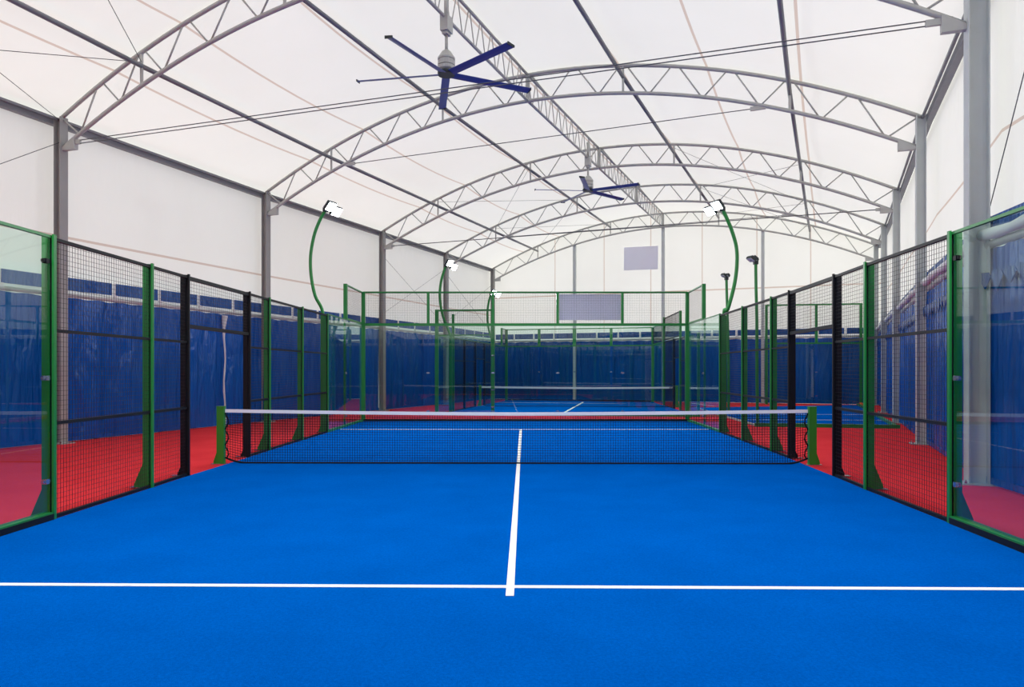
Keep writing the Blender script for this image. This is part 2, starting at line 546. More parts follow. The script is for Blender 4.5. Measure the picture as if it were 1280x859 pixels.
# eave beams
for P, Z, side, nm in ((LC,ZL,-1,'left'),(RC,ZR,1,'right')):
    t = thing('eave_beam', 'grey steel eave beam running along the top of the %s wall' % nm, 'beam', up(P[2],Z[2]), 'eave beams')
    for i in range(0,6):
        b = MB(); o1 = outward(i,side)*.16; o2 = outward(i+1,side)*.16
        b.beam(up(P[i]+o1, Z[i]-.06), up(P[i+1]+o2, Z[i+1]-.06), .12, .16)
        b.beam(up(P[i]+o1*.2, Z[i]-.02), up(P[i+1]+o2*.2, Z[i+1]-.02), .05, .05)
        part('beam_length', b, STEEL_DARK, t)

# ------------------------------------------------------------------ arches
NN = 14
NODE_PURLIN = {2,5,7,9,12}
tr_lab = {2:'nearest arched steel truss, cut by the top edge of the photo',
          3:'second arched steel truss, landing on column behind the left doorway, widest whole arch',
          4:'third arched steel truss from the camera, beyond the near fan',
          5:'fourth arched steel truss, between the far fan and the end arch',
          6:'last arched steel truss lying against the white end wall'}
for i in range(2,7):
    t = thing('roof_truss', tr_lab[i], 'roof truss', up(LC[i], 0)+Vector((0,0,ZL[i])), 'arched roof trusses')
    k = 56
    top = MB(); top.tube([trp(i, j/k) for j in range(k+1)], .045, 8)
    part('top_chord', top, STEEL, t, smooth=True)
    bot = MB(); bot.tube([trp(i, .006+.988*j/k, -DEPTH) for j in range(k+1)], .045, 8)
    part('bottom_chord', bot, STEEL, t, smooth=True)
    for n in range(NN):
        b = MB(); b.tube([trp(i, n/NN + (.006 if n else .003), -.03), trp(i, (n+.47)/NN, -DEPTH+.02)], .019, 6)
        part('brace', b, STEEL, t, smooth=True)
        b = MB(); b.tube([trp(i, (n+.53)/NN, -DEPTH+.02), trp(i, (n+1)/NN - (.006 if n < NN-1 else .003), -.03)], .019, 6)
        part('brace', b, STEEL, t, smooth=True)
    for n in (2,5,9,12):
        b = MB(); b.beam(trp(i, n/NN, 0), trp(i, n/NN, -DEPTH), .05, .05, (0,1,0))
        part('strut', b, STEEL, t)
    b = MB(); b.beam(trp(i, .5, 0), trp(i, .5, -DEPTH), .11, .11, (0,1,0))
    part('strut', b, STEEL, t)

# purlins
pl_lab = {2:'long tube purlin lowest on the left slope of the roof', 5:'long tube purlin left of the ridge truss',
          9:'long tube purlin right of the ridge truss', 12:'long tube purlin lowest on the right slope of the roof'}
for n in (2,5,9,12):
    t = thing('roof_purlin', pl_lab[n], 'purlin', trp(2, n/NN, -.28), 'roof purlins')
    for i in range(1,6):
        b = MB(); b.tube([trp(i, n/NN, -.28), trp(i+1, n/NN, -.28)], .05, 8)
        part('tube_length', b, STEEL_DARK, t, smooth=True)
# ridge truss
t = thing('ridge_truss', 'long narrow truss along the ridge with close zigzag bracing, carrying both fans', 'roof truss', trp(2,.5,-DEPTH))
for i in range(1,6):
    for dz in (0.0, -DEPTH):
        b = MB(); b.tube([trp(i,.5,dz), trp(i+1,.5,dz)], .038, 8)
        part('chord_length', b, STEEL, t, smooth=True)
    p, q = trp(i,.5), trp(i+1,.5)
    nb = 11
    for k in range(nb):
        a0, a1, a2 = k/nb, (k+.5)/nb, (k+1)/nb
        dn = Vector((0,0,-DEPTH))
        b = MB(); b.tube([p.lerp(q,a0+.004), p.lerp(q,a1-.006)+dn], .014, 5); part('brace', b, STEEL, t)
        b = MB(); b.tube([p.lerp(q,a1+.006)+dn, p.lerp(q,a2-.004)], .014, 5); part('brace', b, STEEL, t)

# ------------------------------------------------------------------ ties and bracing wires
def wire(lab, pts, r=.008, group=None):
    t = thing('wire_bracing', lab, 'cable', pts[0][0], group)
    for a, c in pts:
        b = MB(); b.tube([a, c], r, 6); part('wire', b, CABLE, t)
def tie(i, t0, t1, lab, double=False, r=.012, dz=-DEPTH-.06, drop0=0, drop1=0):
    p = trp(i, t0, dz); q = trp(i, t1, dz)
    o = thing('tie_cable', lab, 'cable', p, 'roof ties')
    d = (q-p).normalized()
    if double:
        for s in (-1,1):
            b = MB(); b.tube([p+Vector((0,0,s*.035)), q+Vector((0,0,s*.035))], r, 6)
            part('cable_strand', b, CABLE, o)
    else:
        b = MB(); b.tube([p, q], r, 6); part('cable_strand', b, CABLE, o)
    for e, s in ((p,1),(q,-1)):
        b = MB(); b.beam(e-d*s*.12, e+d*s*.22, .05, .09); part('turnbuckle', b, STEEL, o)
tie(2, .022, .978, 'double dark tie cable strung across the nearest arch past the near fan', True, .010)
tie(3, .178, .822, 'thin single tie cable across the upper part of the second arch', False, .011)
tie(4, .018, .982, 'grey tie rod strung across the foot of the third arch', False, .015)
tie(5, .178, .822, 'thin tie rod across the upper part of the fourth arch', False, .012)
WL = lambda i, z: up(LC[i]+outward(i,-1)*.13, z)
WRR = lambda i, z: up(RC[i]+outward(i,1)*.13, z)
wire('crossed bracing wires on the left wall behind the far glass corner', [(WL(4,6.2), WL(5,3.7)), (WL(4,3.7), WL(5,6.2))], .006, 'bracing wires')
wire('crossed bracing wires on the left wall in the last bay before end wall', [(WL(5,6.2), WL(6,3.7)), (WL(5,3.7), WL(6,6.2))], .006, 'bracing wires')
wire('thin wires running up from the nearest left column toward the top left corner', [(up(LC[2],6.95), trp(1,2/NN,-.1)), (up(LC[2],6.5), up(LC[1],2.1))], .007, 'bracing wires')
wire('pair of thin roof wires meeting at the nearest arch at top left', [(trp(2,2/NN,-.2), trp(1,5/NN,-.1)), (trp(2,2/NN,-.2), up(LC[1],6.0))], .007, 'bracing wires')
wire('thin roof wires crossed between the third and fourth arches', [(trp(4,2/NN,-.12), trp(5,5/NN,-.12)), (trp(5,2/NN,-.12), trp(4,5/NN,-.12))], .006, 'bracing wires')
wire('thin roof wires crossed on the right slope between third and fourth arches', [(trp(4,9/NN,-.12), trp(5,12/NN,-.12)), (trp(5,9/NN,-.12), trp(4,12/NN,-.12))], .006, 'bracing wires')
wire('thin roof wires crossed between the fourth arch and end arch', [(trp(5,2/NN,-.12), trp(6,5/NN,-.12)), (trp(6,2/NN,-.12), trp(5,5/NN,-.12)), (trp(5,9/NN,-.12), trp(6,12/NN,-.12)), (trp(6,9/NN,-.12), trp(5,12/NN,-.12))], .006, 'bracing wires')

wire('dark wire rising steeply from the thick right column at the right edge of the photo', [(up(RC[2]+outward(2,1)*.16,3.85), up(RC[2].lerp(RC[1],.33)+outward(2,1)*.12, 7.0))], .007, 'bracing wires')

# ------------------------------------------------------------------ blue tarps round the hall
def curtain_sheet(A, B, nrm, z0, z1, amp, seed):
    rnd = random.Random(seed)
    L = (B-A).length
    nx = max(24, int(L*16)); nz = 12
    ph = [(rnd.uniform(2.0,9.0), rnd.uniform(0,6.28), rnd.uniform(.3,1)) for _ in range(6)]
    m = MB()
    for i in range(nx+1):
        x = L*i/nx
        for j in range(nz+1):
            b = j/nz
            w = sum(a*math.sin(f*x + p + .5*(1-b)*math.sin(f*.6*x+p)) for f,p,a in ph)/2.2
            w += .7*math.sin(21*x+seed)*max(0,b-.75)*2
            dz = 0 if j < nz else -.025*(1-abs(math.sin(math.pi*x/.62)))
            p_ = A.lerp(B, i/nx) + nrm*(amp*w*(.45+.55*(1-b)**.5 if b < 1 else .4))
            m.v.append((p_.x, p_.y, z0+(z1-z0)*b+dz))
    for i in range(nx):
        for j in range(nz):
            a = i*(nz+1)+j
            m.f.append((a, a+nz+1, a+nz+2, a+1))
    return m
def tarp(A, B, inward, lab, seed, roll=False, zip_at=None, zc=3.18, seam=STRAP):
    """one bay: hanging tarp, its rail, the blue band above, the white straps that tie it up"""
    A = Vector(A); B = Vector(B); L = (B-A).length; d = (B-A).normalized()
    t = thing('tarp_curtain', lab, 'curtain', A, 'blue tarp curtains round the hall')
    s = part('curtain_sheet', curtain_sheet(A+inward*.05, B+inward*.05, inward, .05, zc, .075, seed), TARP, t, smooth=True)
    hem = MB(); hem.beam(up(A+inward*.06,.07), up(B+inward*.06,.07), .05, .09); part('bottom_hem', hem, TARP, t)
    r = MB(); r.tube([up(A+inward*.05, zc+.05), up(B+inward*.05, zc+.05)], .045 if not roll else .06, 10)
    part('rail', r, RAIL, t, smooth=True)
    if roll:
        r = MB(); r.tube([up(A.lerp(B,k/12)+inward*(.13+.015*math.sin(k*2.1)), zc+.17+.02*math.sin(k*1.7)) for k in range(13)], [.075+.014*math.sin(k*2.7+seed) for k in range(13)], 12)
        part('rolled_flap', r, STRAP, t, label='pale rolled flap above the tarp', smooth=True)
        sc_ = MB(); n_ = int(L/.33)  # dark scallops modelled in place of the shadows under the hanging folds
        for k in range(n_):
            p = A.lerp(B,(k+.5)/n_)+inward*.13
            sc_.prism([up(p-d*.16,zc-.42), up(p,zc-.58-.05*math.sin(k*1.9)), up(p+d*.16,zc-.42), up(p+d*.12,zc-.33), up(p-d*.1,zc-.35)], inward*.012)
        part('scalloped_shade', sc_, VALANCE, t, label='dark blue scallops drawn as the shadows of the tarp folds')
    n = max(2, int(round(L/1.25)))
    for k in range(n):
        a = A.lerp(B, (k+.04)/n); b = A.lerp(B, (k+.96)/n)
        v = MB(); v.beam(up(a+inward*.03, zc+.30), up(b+inward*.03, zc+.30), .03, .28)
        part('valance_band', v, VALANCE, t)
        c = A.lerp(B, (k+1)/n) if k < n-1 else None
        if c is not None:
            v = MB(); v.obox(c+inward*.06, d, .045, .02, zc+.08, zc+.44)
            v.obox(c+inward*.06+d*.03, d, .08, .05, zc+.06, zc+.16)
            part('strap', v, STRAP, t)
    if zip_at is not None:
        c = A.lerp(B, zip_at)+inward*.12
        v = MB(); v.tube([up(c+d*.03*math.sin(k*1.3), .06+(zc-.12)*k/10) for k in range(11)], [.05,.03,.022,.028,.022,.026,.022,.026,.03,.05,.09], 6)
        part('zip_seam', v, seam, t, label='crumpled seam down the tarp' )
inL = lambda i: -outward(i,-1)
inR = lambda i: -outward(i,1)
wl = lambda i: LC[i]+outward(i,-1)*.18
wr = lambda i: RC[i]+outward(i,1)*.18
tarp(wl(1).lerp(wl(2),.25), wl(2).lerp(wl(3),.012), inL(2), 'blue tarp behind the near left glass panel, left of the nearest column', 11)
tarp(wl(2).lerp(wl(3),.018), wl(3).lerp(wl(4),.008), inL(3), 'blue tarp with white seam filling the left doorway of the front court', 12, zip_at=.735)
tarp(wl(3).lerp(wl(4),.014), wl(4).lerp(wl(5),.008), inL(4), 'blue tarp on the left wall behind the front court far corner mesh', 13)
tarp(wl(4).lerp(wl(5),.014), wl(5).lerp(wl(6),.006), inL(5), 'blue tarp with dark overlap seam, just left of the back court', 14, zip_at=.62, seam=TARP)
tarp(wl(5).lerp(wl(6),.012), wl(6)+AX*.1, inL(6), 'blue tarp in the last left bay, behind the back court side mesh', 15)
tarp(wr(1).lerp(wr(2),.1), wr(2).lerp(wr(3),.012), inR(2), 'pale-topped blue tarp behind the near right glass panel', 21, roll=True, zc=3.26)
tarp(wr(2).lerp(wr(3),.03), wr(3).lerp(wr(4),.012), inR(3), 'blue tarp with rolled flap behind the nearest right mesh panel', 22, roll=True, zc=3.26)
tarp(wr(3).lerp(wr(4),.02), wr(4).lerp(wr(5),.01), inR(4), 'blue tarp with rolled flap in the third bay of the right wall', 23, roll=True, zc=3.26)
tarp(wr(4).lerp(wr(5),.02), wr(5).lerp(wr(6),.01), inR(5), 'narrow looking blue tarp in the fourth bay of the right wall', 24, roll=True, zc=3.26)
tarp(wr(5).lerp(wr(6),.02), wr(6)+AX*.1, inR(6), 'far blue tarp in the last bay of the right wall', 25, roll=True, zc=3.26)
tarp(wl(0).lerp(wl(1),.02), wl(1).lerp(wl(2),.24), inL(1), 'blue tarp on the left wall beside the camera', 10)
tarp(wr(0).lerp(wr(1),.002), wr(1).lerp(wr(2),.09), inR(1), 'blue tarp on the right wall beside the camera', 20)
tarp(LC[0]+Vector((-.1,.12,0)), RC[0]+Vector((.12,.12,0)), Vector((0,1,0)), 'blue tarp across the wall behind the camera', 40)
eo = Vector((AX.x,AX.y,0))*.24
ein = -Vector((AX.x,AX.y,0)).normalized()
ends = [LC[6]+eo] + [p+Vector((AX.x,AX.y,0))*.12 for p in EP] + [RC[6]+eo]
elab = ['blue tarp on the end wall left of the left end post', 'blue tarp on the end wall under the small lavender panel, between two posts',
        'blue tarp on the end wall behind the right side of the back court', 'blue tarp on the end wall behind the right hand court']
for k in range(4):
    tarp(ends[k].lerp(ends[k+1],.01), ends[k].lerp(ends[k+1],.99), ein, elab[k], 31+k, zc=3.10)

# flat lavender panel on the end wall
def on_end(x):
    A, B = LC[6]+Vector((AX.x,AX.y,0))*(END_OFF-.03), RC[6]+Vector((AX.x,AX.y,0))*(END_OFF-.03)
    k = (x-640)/F
    t = (k*A.y - A.x)/((B.x-A.x) - k*(B.y-A.y))
    return A.lerp(B, t)
pa, pb = on_end(780), on_end(822.5)
b = MB(); b.beam(up(pa, (zof(309,F/pa.y)+zof(338.5,F/pa.y))/2), up(pb, (zof(307.5,F/pb.y)+zof(336.5,F/pb.y))/2), .03, 29.3/(F/pa.y)*.98)
single('wall_panel', b, PANEL, 'plain lavender grey rectangular panel high on the white end wall', 'panel')

# ------------------------------------------------------------------ front court
LS = [119.0*1.37, 118.6, 93.4, 84.0, 68.9, 63.8, 55.7, 49.6, 40.6]
LP = [Vector((-4.875, 5.55, 0)), at(67.8,118.6), at(190.5,93.4), at(236,84.0), at(312.5,68.9), at(337.5,63.8), at(378.7,55.7), at(410,49.6), at(454,40.6)]
RP = [Vector((4.34, 5.4, 0)), at(1186.7,121.7), at(1081,94.9), at(1041.7,84.3), at(985.8,70.1), at(963.3,64.6), at(927.4,56.2), at(899.4,49.6), at(859.3,40.6)]
turf_poly = [Vector((-4.95,-1.2,0)), Vector((4.25,-1.2,0))] + RP + LP[::-1]
t = thing('court_turf', 'blue turf of the front court filling the foreground', 'turf', (0,10,0), 'court turfs')
b = MB(); b.prism([up(p,.0) for p in turf_poly], (0,0,.012)); part('turf_carpet', b, TURF, t)
def strip(p, q, w):
    m = MB(); m.beam(up(p,.0135), up(q,.0135), w, .003); return m
sl, sr = at(-190,170.2), at(1387,174.9)
sc0 = fl(638.1,735.6); sc_end = fl(637.2,747.6); fsc = fl(650.9,537.5)
part('service_line', strip(sl, sr, .062), LINE, t)
b = MB(); b.beam(up(sc_end,.0145), up(fsc,.0145), .058, .003); part('centre_line', b, LINE, t)
def on_poly(P, y):
    for a, c in zip(P[:-1], P[1:]):
        if a.y <= y <= c.y: return a.lerp(c, (y-a.y)/(c.y-a.y))
part('service_line', strip(on_poly(LP,fsc.y)+Vector((.06,0,0)), on_poly(RP,fsc.y)-Vector((.06,0,0)), .062), LINE, t)

def gusset(mb_, c, out_, ax, off, reach, h, th=.012):
    a = Vector((ax[0],ax[1],0)).normalized(); o = Vector((out_[0],out_[1],0)).normalized()
    base = Vector((c[0],c[1],0)) + o*off - a*th/2
    mb_.prism([up(base,.012), up(base+o*reach,.012), up(base+o*reach,.05), up(base,h)], a*th)

def fence_post(parent, c, ax, out_, material, z1=3.0, gus=True, w=.045, deep=.10):
    a = Vector((ax[0],ax[1],0)).normalized(); o = Vector((out_[0],out_[1],0)).normalized()
    m = MB()
    m.obox(c + o*.075, a, .06, .08, 0, z1)                   # box behind the mesh
    p = part('fence_post', m, material, parent)
    m = MB(); m.obox(c, a, w, .024, 0, z1+.01); part('front_flange', m, material, p)
    m = MB(); m.obox(c + o*.0235, a, .03, .023, .0, z1); part('spacer', m, BLACK, p)
    if gus:
        small = material is BLACK
        g = MB(); gusset(g, c, o, a, .115, .05 if small else .13, .16 if small else .36)
        part('gusset', g, material, p)
        g = MB(); g.obox(c+o*(.15 if small else .19), o, .2, .09, .012, .02)
        part('foot_plate', g, CHROME, p)
    return p

def mesh_panel(parent, A, B, z0, z1, rails, cell=.052, wt_=.0032, edge=.035, material=BLACK, frame=True):
    A = Vector((A[0],A[1],0)); B = Vector((B[0],B[1],0)); d = (B-A).normalized()
    def rail(name, z, w_, h_):
        m = MB(); m.beam(up(A,z), up(B,z), w_, h_); return part(name, m, material, parent)
    for z in rails: rail('middle_rail', z, .03, .035)
    if frame:
        rail('bottom_rail', z0+edge/2+.012, .04, edge)
        rail('top_rail', z1-edge/2, .045, edge)
    w = MB(); w.wires(A, B, z0, z1, cell, wt_)
    return part('wire_mesh', w, WIRE, parent, kind='stuff')

def glass(parent, A, B, z0, z1, th=.012):
    m = MB(); m.beam(up(A,(z0+z1)/2), up(B,(z0+z1)/2), th, z1-z0)
    return part('glass_pane', m, GLASS, parent)

def clamp(parent, c, ax, z, material=CHROME):
    m = MB(); m.obox(c, ax, .05, .05, z-.025, z+.025); m.obox(c, ax, .11, .03, z-.014, z+.014)
    part('clamp', m, material, parent)

def sidewall(P, out_, lab, gl_near):
    t = thing('court_fence', lab, 'fence', P[1], 'fences of the front court')
    o = Vector((out_,0,0))
    ax = lambda i: (P[min(i+1,8)]-P[max(i-1,0)])
    # posts: 1,2,5,6,7 green, 3,4 black
    for i in (1,2,5,6,7):
        fence_post(t, P[i], ax(i), o, GREEN)
    for i in (3,4):
        fence_post(t, P[i], ax(i), o, BLACK, gus=True, w=.04, deep=.11)
    # mesh bays
    off = o*.03
    for a, c in ((1,2),(2,3),(4,5),(5,6),(6,7)):
        mesh_panel(t, P[a]+off, P[c]+off, .0, 2.985, (1.02,2.0))
    mesh_panel(t, P[3]+off, P[4]+off, 2.2, 2.985, (), edge=.055)
    # near glass with its channel and cap
    d = (P[1]-P[0]).normalized()
    g0, g1 = P[0], P[1]-d*.03
    glass(t, g0+o*.03, g1+o*.03, .10, 2.97)
    m = MB(); m.beam(up(g0+o*.045,.05), up(g1+o*.045,.05), .11, .08); part('bottom_channel', m, GREEN, t)
    m = MB(); m.beam(up(g0-o*.014,.038), up(g1-o*.014,.038), .012, .072); part('channel_shade_strip', m, BLACK, t)  # black strip that paints the shaded inner side of the channel
    m = MB(); m.beam(up(g0+o*.03,2.985), up(g1+o*.03,2.985), .035, .03); part('top_cap', m, GREEN, t)
    for z in (.42, 1.5, 2.72):
        clamp(t, P[1]-d*.09+o*.03, d, z, BLACK if z > 2 else CHROME)
    # far glass: two panes of 2 m
    M = P[7].lerp(P[8], .5)
    d = (P[8]-P[7]).normalized()
    glass(t, P[7]+d*.03+o*.03, M-d*.006+o*.03, .07, 2.985)
    glass(t, M+d*.006+o*.03, P[8]-d*.04+o*.03, .07, 2.985)
    m = MB(); m.beam(up(P[7]+o*.03,.04), up(P[8]+o*.03,.04), .07, .06); part('bottom_channel', m, GREEN, t)
    m = MB(); m.beam(up(P[7]+o*.03,3.0), up(P[8]+o*.03,3.0), .03, .025); part('top_cap', m, GREEN, t)
    for z in (.3,1.5):
        clamp(t, M+o*.03, d, z); clamp(t, P[7]+d*.06+o*.03, d, z)
    # raised mesh over the last pane
    m = MB(); m.obox(M+o*.05, d, .10, .10, 3.0, 4.0); part('upper_post', m, GREEN, t)
    m = MB(); m.obox(M+o*.075, d, .05, .05, .0, 3.0); part('rear_post', m, GREEN, t)
    mesh_panel(t, M+o*.03, P[8]+o*.03, 3.0, 3.99, (), wt_=.0024, material=GREEN)
    # raised corner post runs up from the floor
    return t
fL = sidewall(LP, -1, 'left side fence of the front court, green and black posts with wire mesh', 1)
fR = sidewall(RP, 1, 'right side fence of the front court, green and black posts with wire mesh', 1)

# far end of the front court
t = thing('court_fence', 'far end glass wall of the front court with green beam and raised mesh', 'fence', LP[8], 'fences of the front court')
A, B = LP[8], RP[8]; d = (B-A).normalized(); n = Vector((0,1,0))
for P_ in (A, B):
    m = MB(); m.obox(P_+n*.04, d, .11, .10, 0, 4.0)
    part('corner_post', m, GREEN, t)
xs = [451+2.5, 533.2, 615.8, 694.5, 775, 859]
J = [A + (B-A)*k/5 for k in range(6)]
for k in range(5):
    glass(t, J[k]+d*.008+n*.02, J[k+1]-d*.008+n*.02, .07, 2.95)
    mesh_panel(t, J[k]+n*.02, J[k+1]+n*.02, 3.0, 4.0, (), cell=.052, wt_=.0042, frame=False, material=GREEN)
for k in range(1,5):
    m = MB(); m.obox(J[k]+n*.05, d, .08, .06, 3.0, 4.0); part('upper_post', m, GREEN, t)
    for z in (.32, 1.5): clamp(t, J[k]+n*.02, d, z)
m = MB(); m.beam(up(A+n*.06,2.99), up(B+n*.06,2.99), .10, .08); part('cross_beam', m, GREEN, t)
m = MB(); m.beam(up(A+n*.05,3.985), up(B+n*.05,3.985), .05, .05); part('top_rail', m, GREEN, t)
m = MB(); m.beam(up(A+n*.02,.045), up(B+n*.02,.045), .06, .065); part('bottom_channel', m, BLACK, t)
m = MB(); c1, c2 = J[3]+d*.05+n*.09, J[4]-d*.05+n*.09
m.beam(up(c1,3.53), up(c2,3.53), .015, .80)
single('hanging_panel', m, PANEL, 'lavender grey panel fixed behind raised mesh of the front court end', 'panel')

# net of the front court
PLp, PRp = Vector((-4.90,12.17,0)), Vector((5.005,12.05,0))
def net_post(c, out_, h, lab, w=.12, grp='net posts'):
    t = thing('net_post', lab, 'post', c, grp)
    m = MB(); m.obox(c, (1,0), w, .09, .012, h); part('post_tube', m, GREEN_DEEP, t)
    m = MB(); m.obox(c, (1,0), w+.01, .10, h, h+.012); part('post_cap', m, GREEN, t)
    m = MB(); gusset(m, c, (out_,0), (0,1), w/2, .06, .22, .05); part('gusset', m, GREEN_DEEP, t)
    m = MB(); m.obox(c+Vector((out_*.03,0,0)), (1,0), w+.12, .12, 0, .012); part('base_plate', m, CHROME, t)
net_post(PLp, -1, .965, 'green net post at the left end of the front net')
net_post(PRp, 1, .965, 'green net post at the right end of the front net')
def court_net(a, b, zend, zmid, lab, cell, thick, band, side=True, grp='court nets'):
    """a, b: ends of the net on the floor"""
    t = thing('court_net', lab, 'net', (a+b)/2, grp)
    L = (b-a).length; d = (b-a)/L; n = Vector((-d.y,d.x,0))
    zt = lambda u: zmid + (zend-zmid)*abs(2*u-1)**1.6
    zb = lambda u: .022 + .09*max(0, (abs(2*u-1)-.92)/.08)**2.2
    pt = lambda u: a + d*L*u
    K = 40
    m = MB()
    for k in range(K):
        u0, u1 = k/K, (k+1)/K
        m.beam(up(pt(u0), zt(u0)-band/2), up(pt(u1), zt(u1)-band/2), .014, band)
    part('white_band', m, WHITE_TAPE, t)
    m = MB()
    m.tube([up(pt(k/120), zb(k/120)) for k in range(121)], .016, 6)
    part('bottom_cord', m, CORD, t)
    if side:
        for s, u0 in ((1,0),(-1,1)):
            m = MB(); m.tube([up(pt(u0) + d*s*(.0+.028*math.sin(j*1.25)+ .03), zb(u0)+ (zt(u0)-.06-zb(u0))*j/14) for j in range(15)], .013, 6)
            part('side_cord', m, CORD, t)
    m = MB()
    nx = int(L/cell)
    def seg(p, q, s):
        bb = len(m.v)
        for e in (p, q):
            m.v.extend([tuple(e+s*thick/2+n*thick/2), tuple(e-s*thick/2+n*thick/2), tuple(e-s*thick/2-n*thick/2), tuple(e+s*thick/2-n*thick/2)])
        for k in range(4):
            k2 = (k+1) % 4; m.f.append((bb+k, bb+k2, bb+4+k2, bb+4+k))
    for i in range(1, nx):
        u = i/nx; seg(up(pt(u), zb(u)), up(pt(u), zt(u)-band), d)
    rows = int((zmid-band)/cell)
    H = 30
    for j in range(1, rows):
        v = j/rows
        for k in range(H):
            u0, u1 = k/H, (k+1)/H
            z0 = zb(u0)+(zt(u0)-band-zb(u0))*v; z1 = zb(u1)+(zt(u1)-band-zb(u1))*v
            seg(up(pt(u0), z0), up(pt(u1), z1), Vector((0,0,1)))
    part('net_mesh', m, CORD, t, kind='stuff')
    return t
dn = (PRp-PLp).normalized()
court_net(PLp+dn*.07, PRp-dn*.07, .925, .875, 'black net with white top band strung across the front court', .042, .0055, .055)

# ------------------------------------------------------------------ floodlight masts
def lamp_head(parent, c, aim, lit, size=.30):
    """flat LED head at c facing along aim"""
    f = Vector(aim).normalized(); s = f.cross(Vector((0,0,1)))
    if s.length < .1: s = Vector((1,0,0))
    s.normalize(); u = s.cross(f)
    def bx(m, off, w, h, dpt):
        o = c + off
        pts = [o + s*i*w/2 + u*j*h/2 for i,j in ((-1,-1),(1,-1),(1,1),(-1,1))]
        m.quadbox([p for p in pts] + [p + f*dpt for p in pts])
    m = MB(); bx(m, -f*.07, size, size*.85, .07)
    for k in range(5): bx(m, -f*.10 + s*((k-2)*size*.2), size*.05, size*.7, .03)
    h = part('lamp_head', m, LAMP_BODY, parent)
    m = MB(); bx(m, f*.001, size*.9, size*.74, .012); part('lamp_lens', m, LED if lit else LED_OFF, h)
def mast(lab, pts, heads, aim, lit=True, r=.045, size=.30, grp='floodlight masts', watts=370, foot=True):
    t = thing('floodlight_mast', lab, 'floodlight', up(pts[0],0), grp)
    # smooth the curve
    P_ = []
    for i in range(len(pts)-1):
        p0 = pts[max(i-1,0)]; p1 = pts[i]; p2 = pts[i+1]; p3 = pts[min(i+2,len(pts)-1)]
        for k in range(5):
            x = k/5
            P_.append(.5*((2*p1) + (p2-p0)*x + (2*p0-5*p1+4*p2-p3)*x*x + (3*p1-p0-3*p2+p3)*x**3))
    P_.append(pts[-1])
    m = MB(); m.tube(P_, r, 10); part('mast_pole', m, GREEN, t, smooth=True)
    top = pts[-1]
    m = MB(); hs = [top+Vector(h) for h in heads]
    for h in hs: m.beam(top, h, .05, .04)
    m.obox(top, (1,0), .12, .12, top.z-.06, top.z+.04)
    part('lamp_bracket', m, LAMP_BODY, t)
    for h in hs: lamp_head(t, h, aim, lit, size)
    if foot and lit:
        m = MB(); m.obox(pts[0], (0,1), .12, .12, 0, 2.98); part('mast_foot', m, GREEN, t)
    if lit:
        for h in hs:                                        # the light the LED heads throw on the court
            ld = bpy.data.lights.new('led_light', 'SPOT'); ld.energy = watts; ld.spot_size = math.radians(140); ld.spot_blend = .6
            ld.shadow_soft_size = .15; ld.color = (.93,.97,1)
            lo = bpy.data.objects.new('led_light', ld); COL.objects.link(lo)
            f = Vector(aim).normalized()
            lo.location = h + f*.05
            lo.rotation_euler = f.to_track_quat('-Z','Y').to_euler()
def px(x, y, s, dy=0): 
    return Vector(((x-640)/s, F/s+dy, zof(y,s)))
s = 49.3
mast('curved green mast with lit floodlights at left of the front court',
     [px(403,541,s,.1), px(403.5,440,s,.1), px(402.5,392,s,.1), px(394,370,s), px(389,345,s), px(388.3,320,s), px(392.5,295,s), px(399.5,276,s), px(407,262,s)],
     [(.18,-.16,.03),(.24,.2,-.02)], (.75,-.35,-.75), True, .042)
s = 49.0
mast('curved green mast with lit floodlights at right of the front court',
     [px(906,541,s,.1), px(906,440,s,.1), px(906.5,390,s,.1), px(909.5,387,s), px(917.4,358.7,s), px(921,333,s), px(920.4,309,s), px(913.5,285,s), px(903,261,s)],
     [(-.2,-.2,.03),(-.28,.18,-.03)], (-.75,-.35,-.75), True, .048)

for sx, lab in ((-1,'curved green mast beside the near left glass panel'),(1,'curved green mast beside the near right glass panel')):
    bx_ = LP[0].x-.16 if sx < 0 else RP[0].x+.16
    q_ = lambda dx, z: Vector((bx_ + sx*dx, 5.5, z))
    mast(lab, [q_(0,0), q_(0,2), q_(0,3), q_(.17,3.5), q_(.27,4.0), q_(.28,4.5), q_(.2,5.0), q_(.06,5.4), q_(-.1,5.65)], [(-sx*.18,-.16,.03),(-sx*.24,.2,-.02)], (-sx*.75,.35,-.75), True, .042)

# ------------------------------------------------------------------ back court
s1, s2, s3, s4 = 35.4, 23.9, 25.2, 36.6
NLc, FLc, FRc, NRc = at(546,s1), at(633,s2), at(816,s3), at(873,s4)
t = thing('court_turf', 'blue turf of the back court beyond the far glass wall', 'turf', (NLc+FRc)/2, 'court turfs')
b = MB(); b.prism([NLc, NRc, FRc, FLc], (0,0,.012)); part('turf_carpet', b, TURF, t)
b = MB(); b.beam(up(fl(704.5,516.8),.014), up(fl(728.9,503.2),.014), .09, .003); part('centre_line', b, LINE, t)
ul = lambda u: NLc.lerp(FLc,u); ur = lambda u: NRc.lerp(FRc,u)
b = MB(); b.beam(up(ul(.80),.014), up(ur(.80),.014), .07, .003); part('service_line', b, LINE, t)
b = MB(); b.beam(up(NLc-Vector((0,.06,0)),.03), up(NRc-Vector((0,.06,0)),.03), .10, .06)
single('court_kerb', b, GREEN, 'low green kerb along the near edge of the back court', 'kerb', 'court kerbs')

def u_at(P, Q, x):
    k = (x-640)/F
    return (k*P.y-P.x)/((Q.x-P.x)-k*(Q.y-P.y))
H3, H4 = 2.82, 3.72
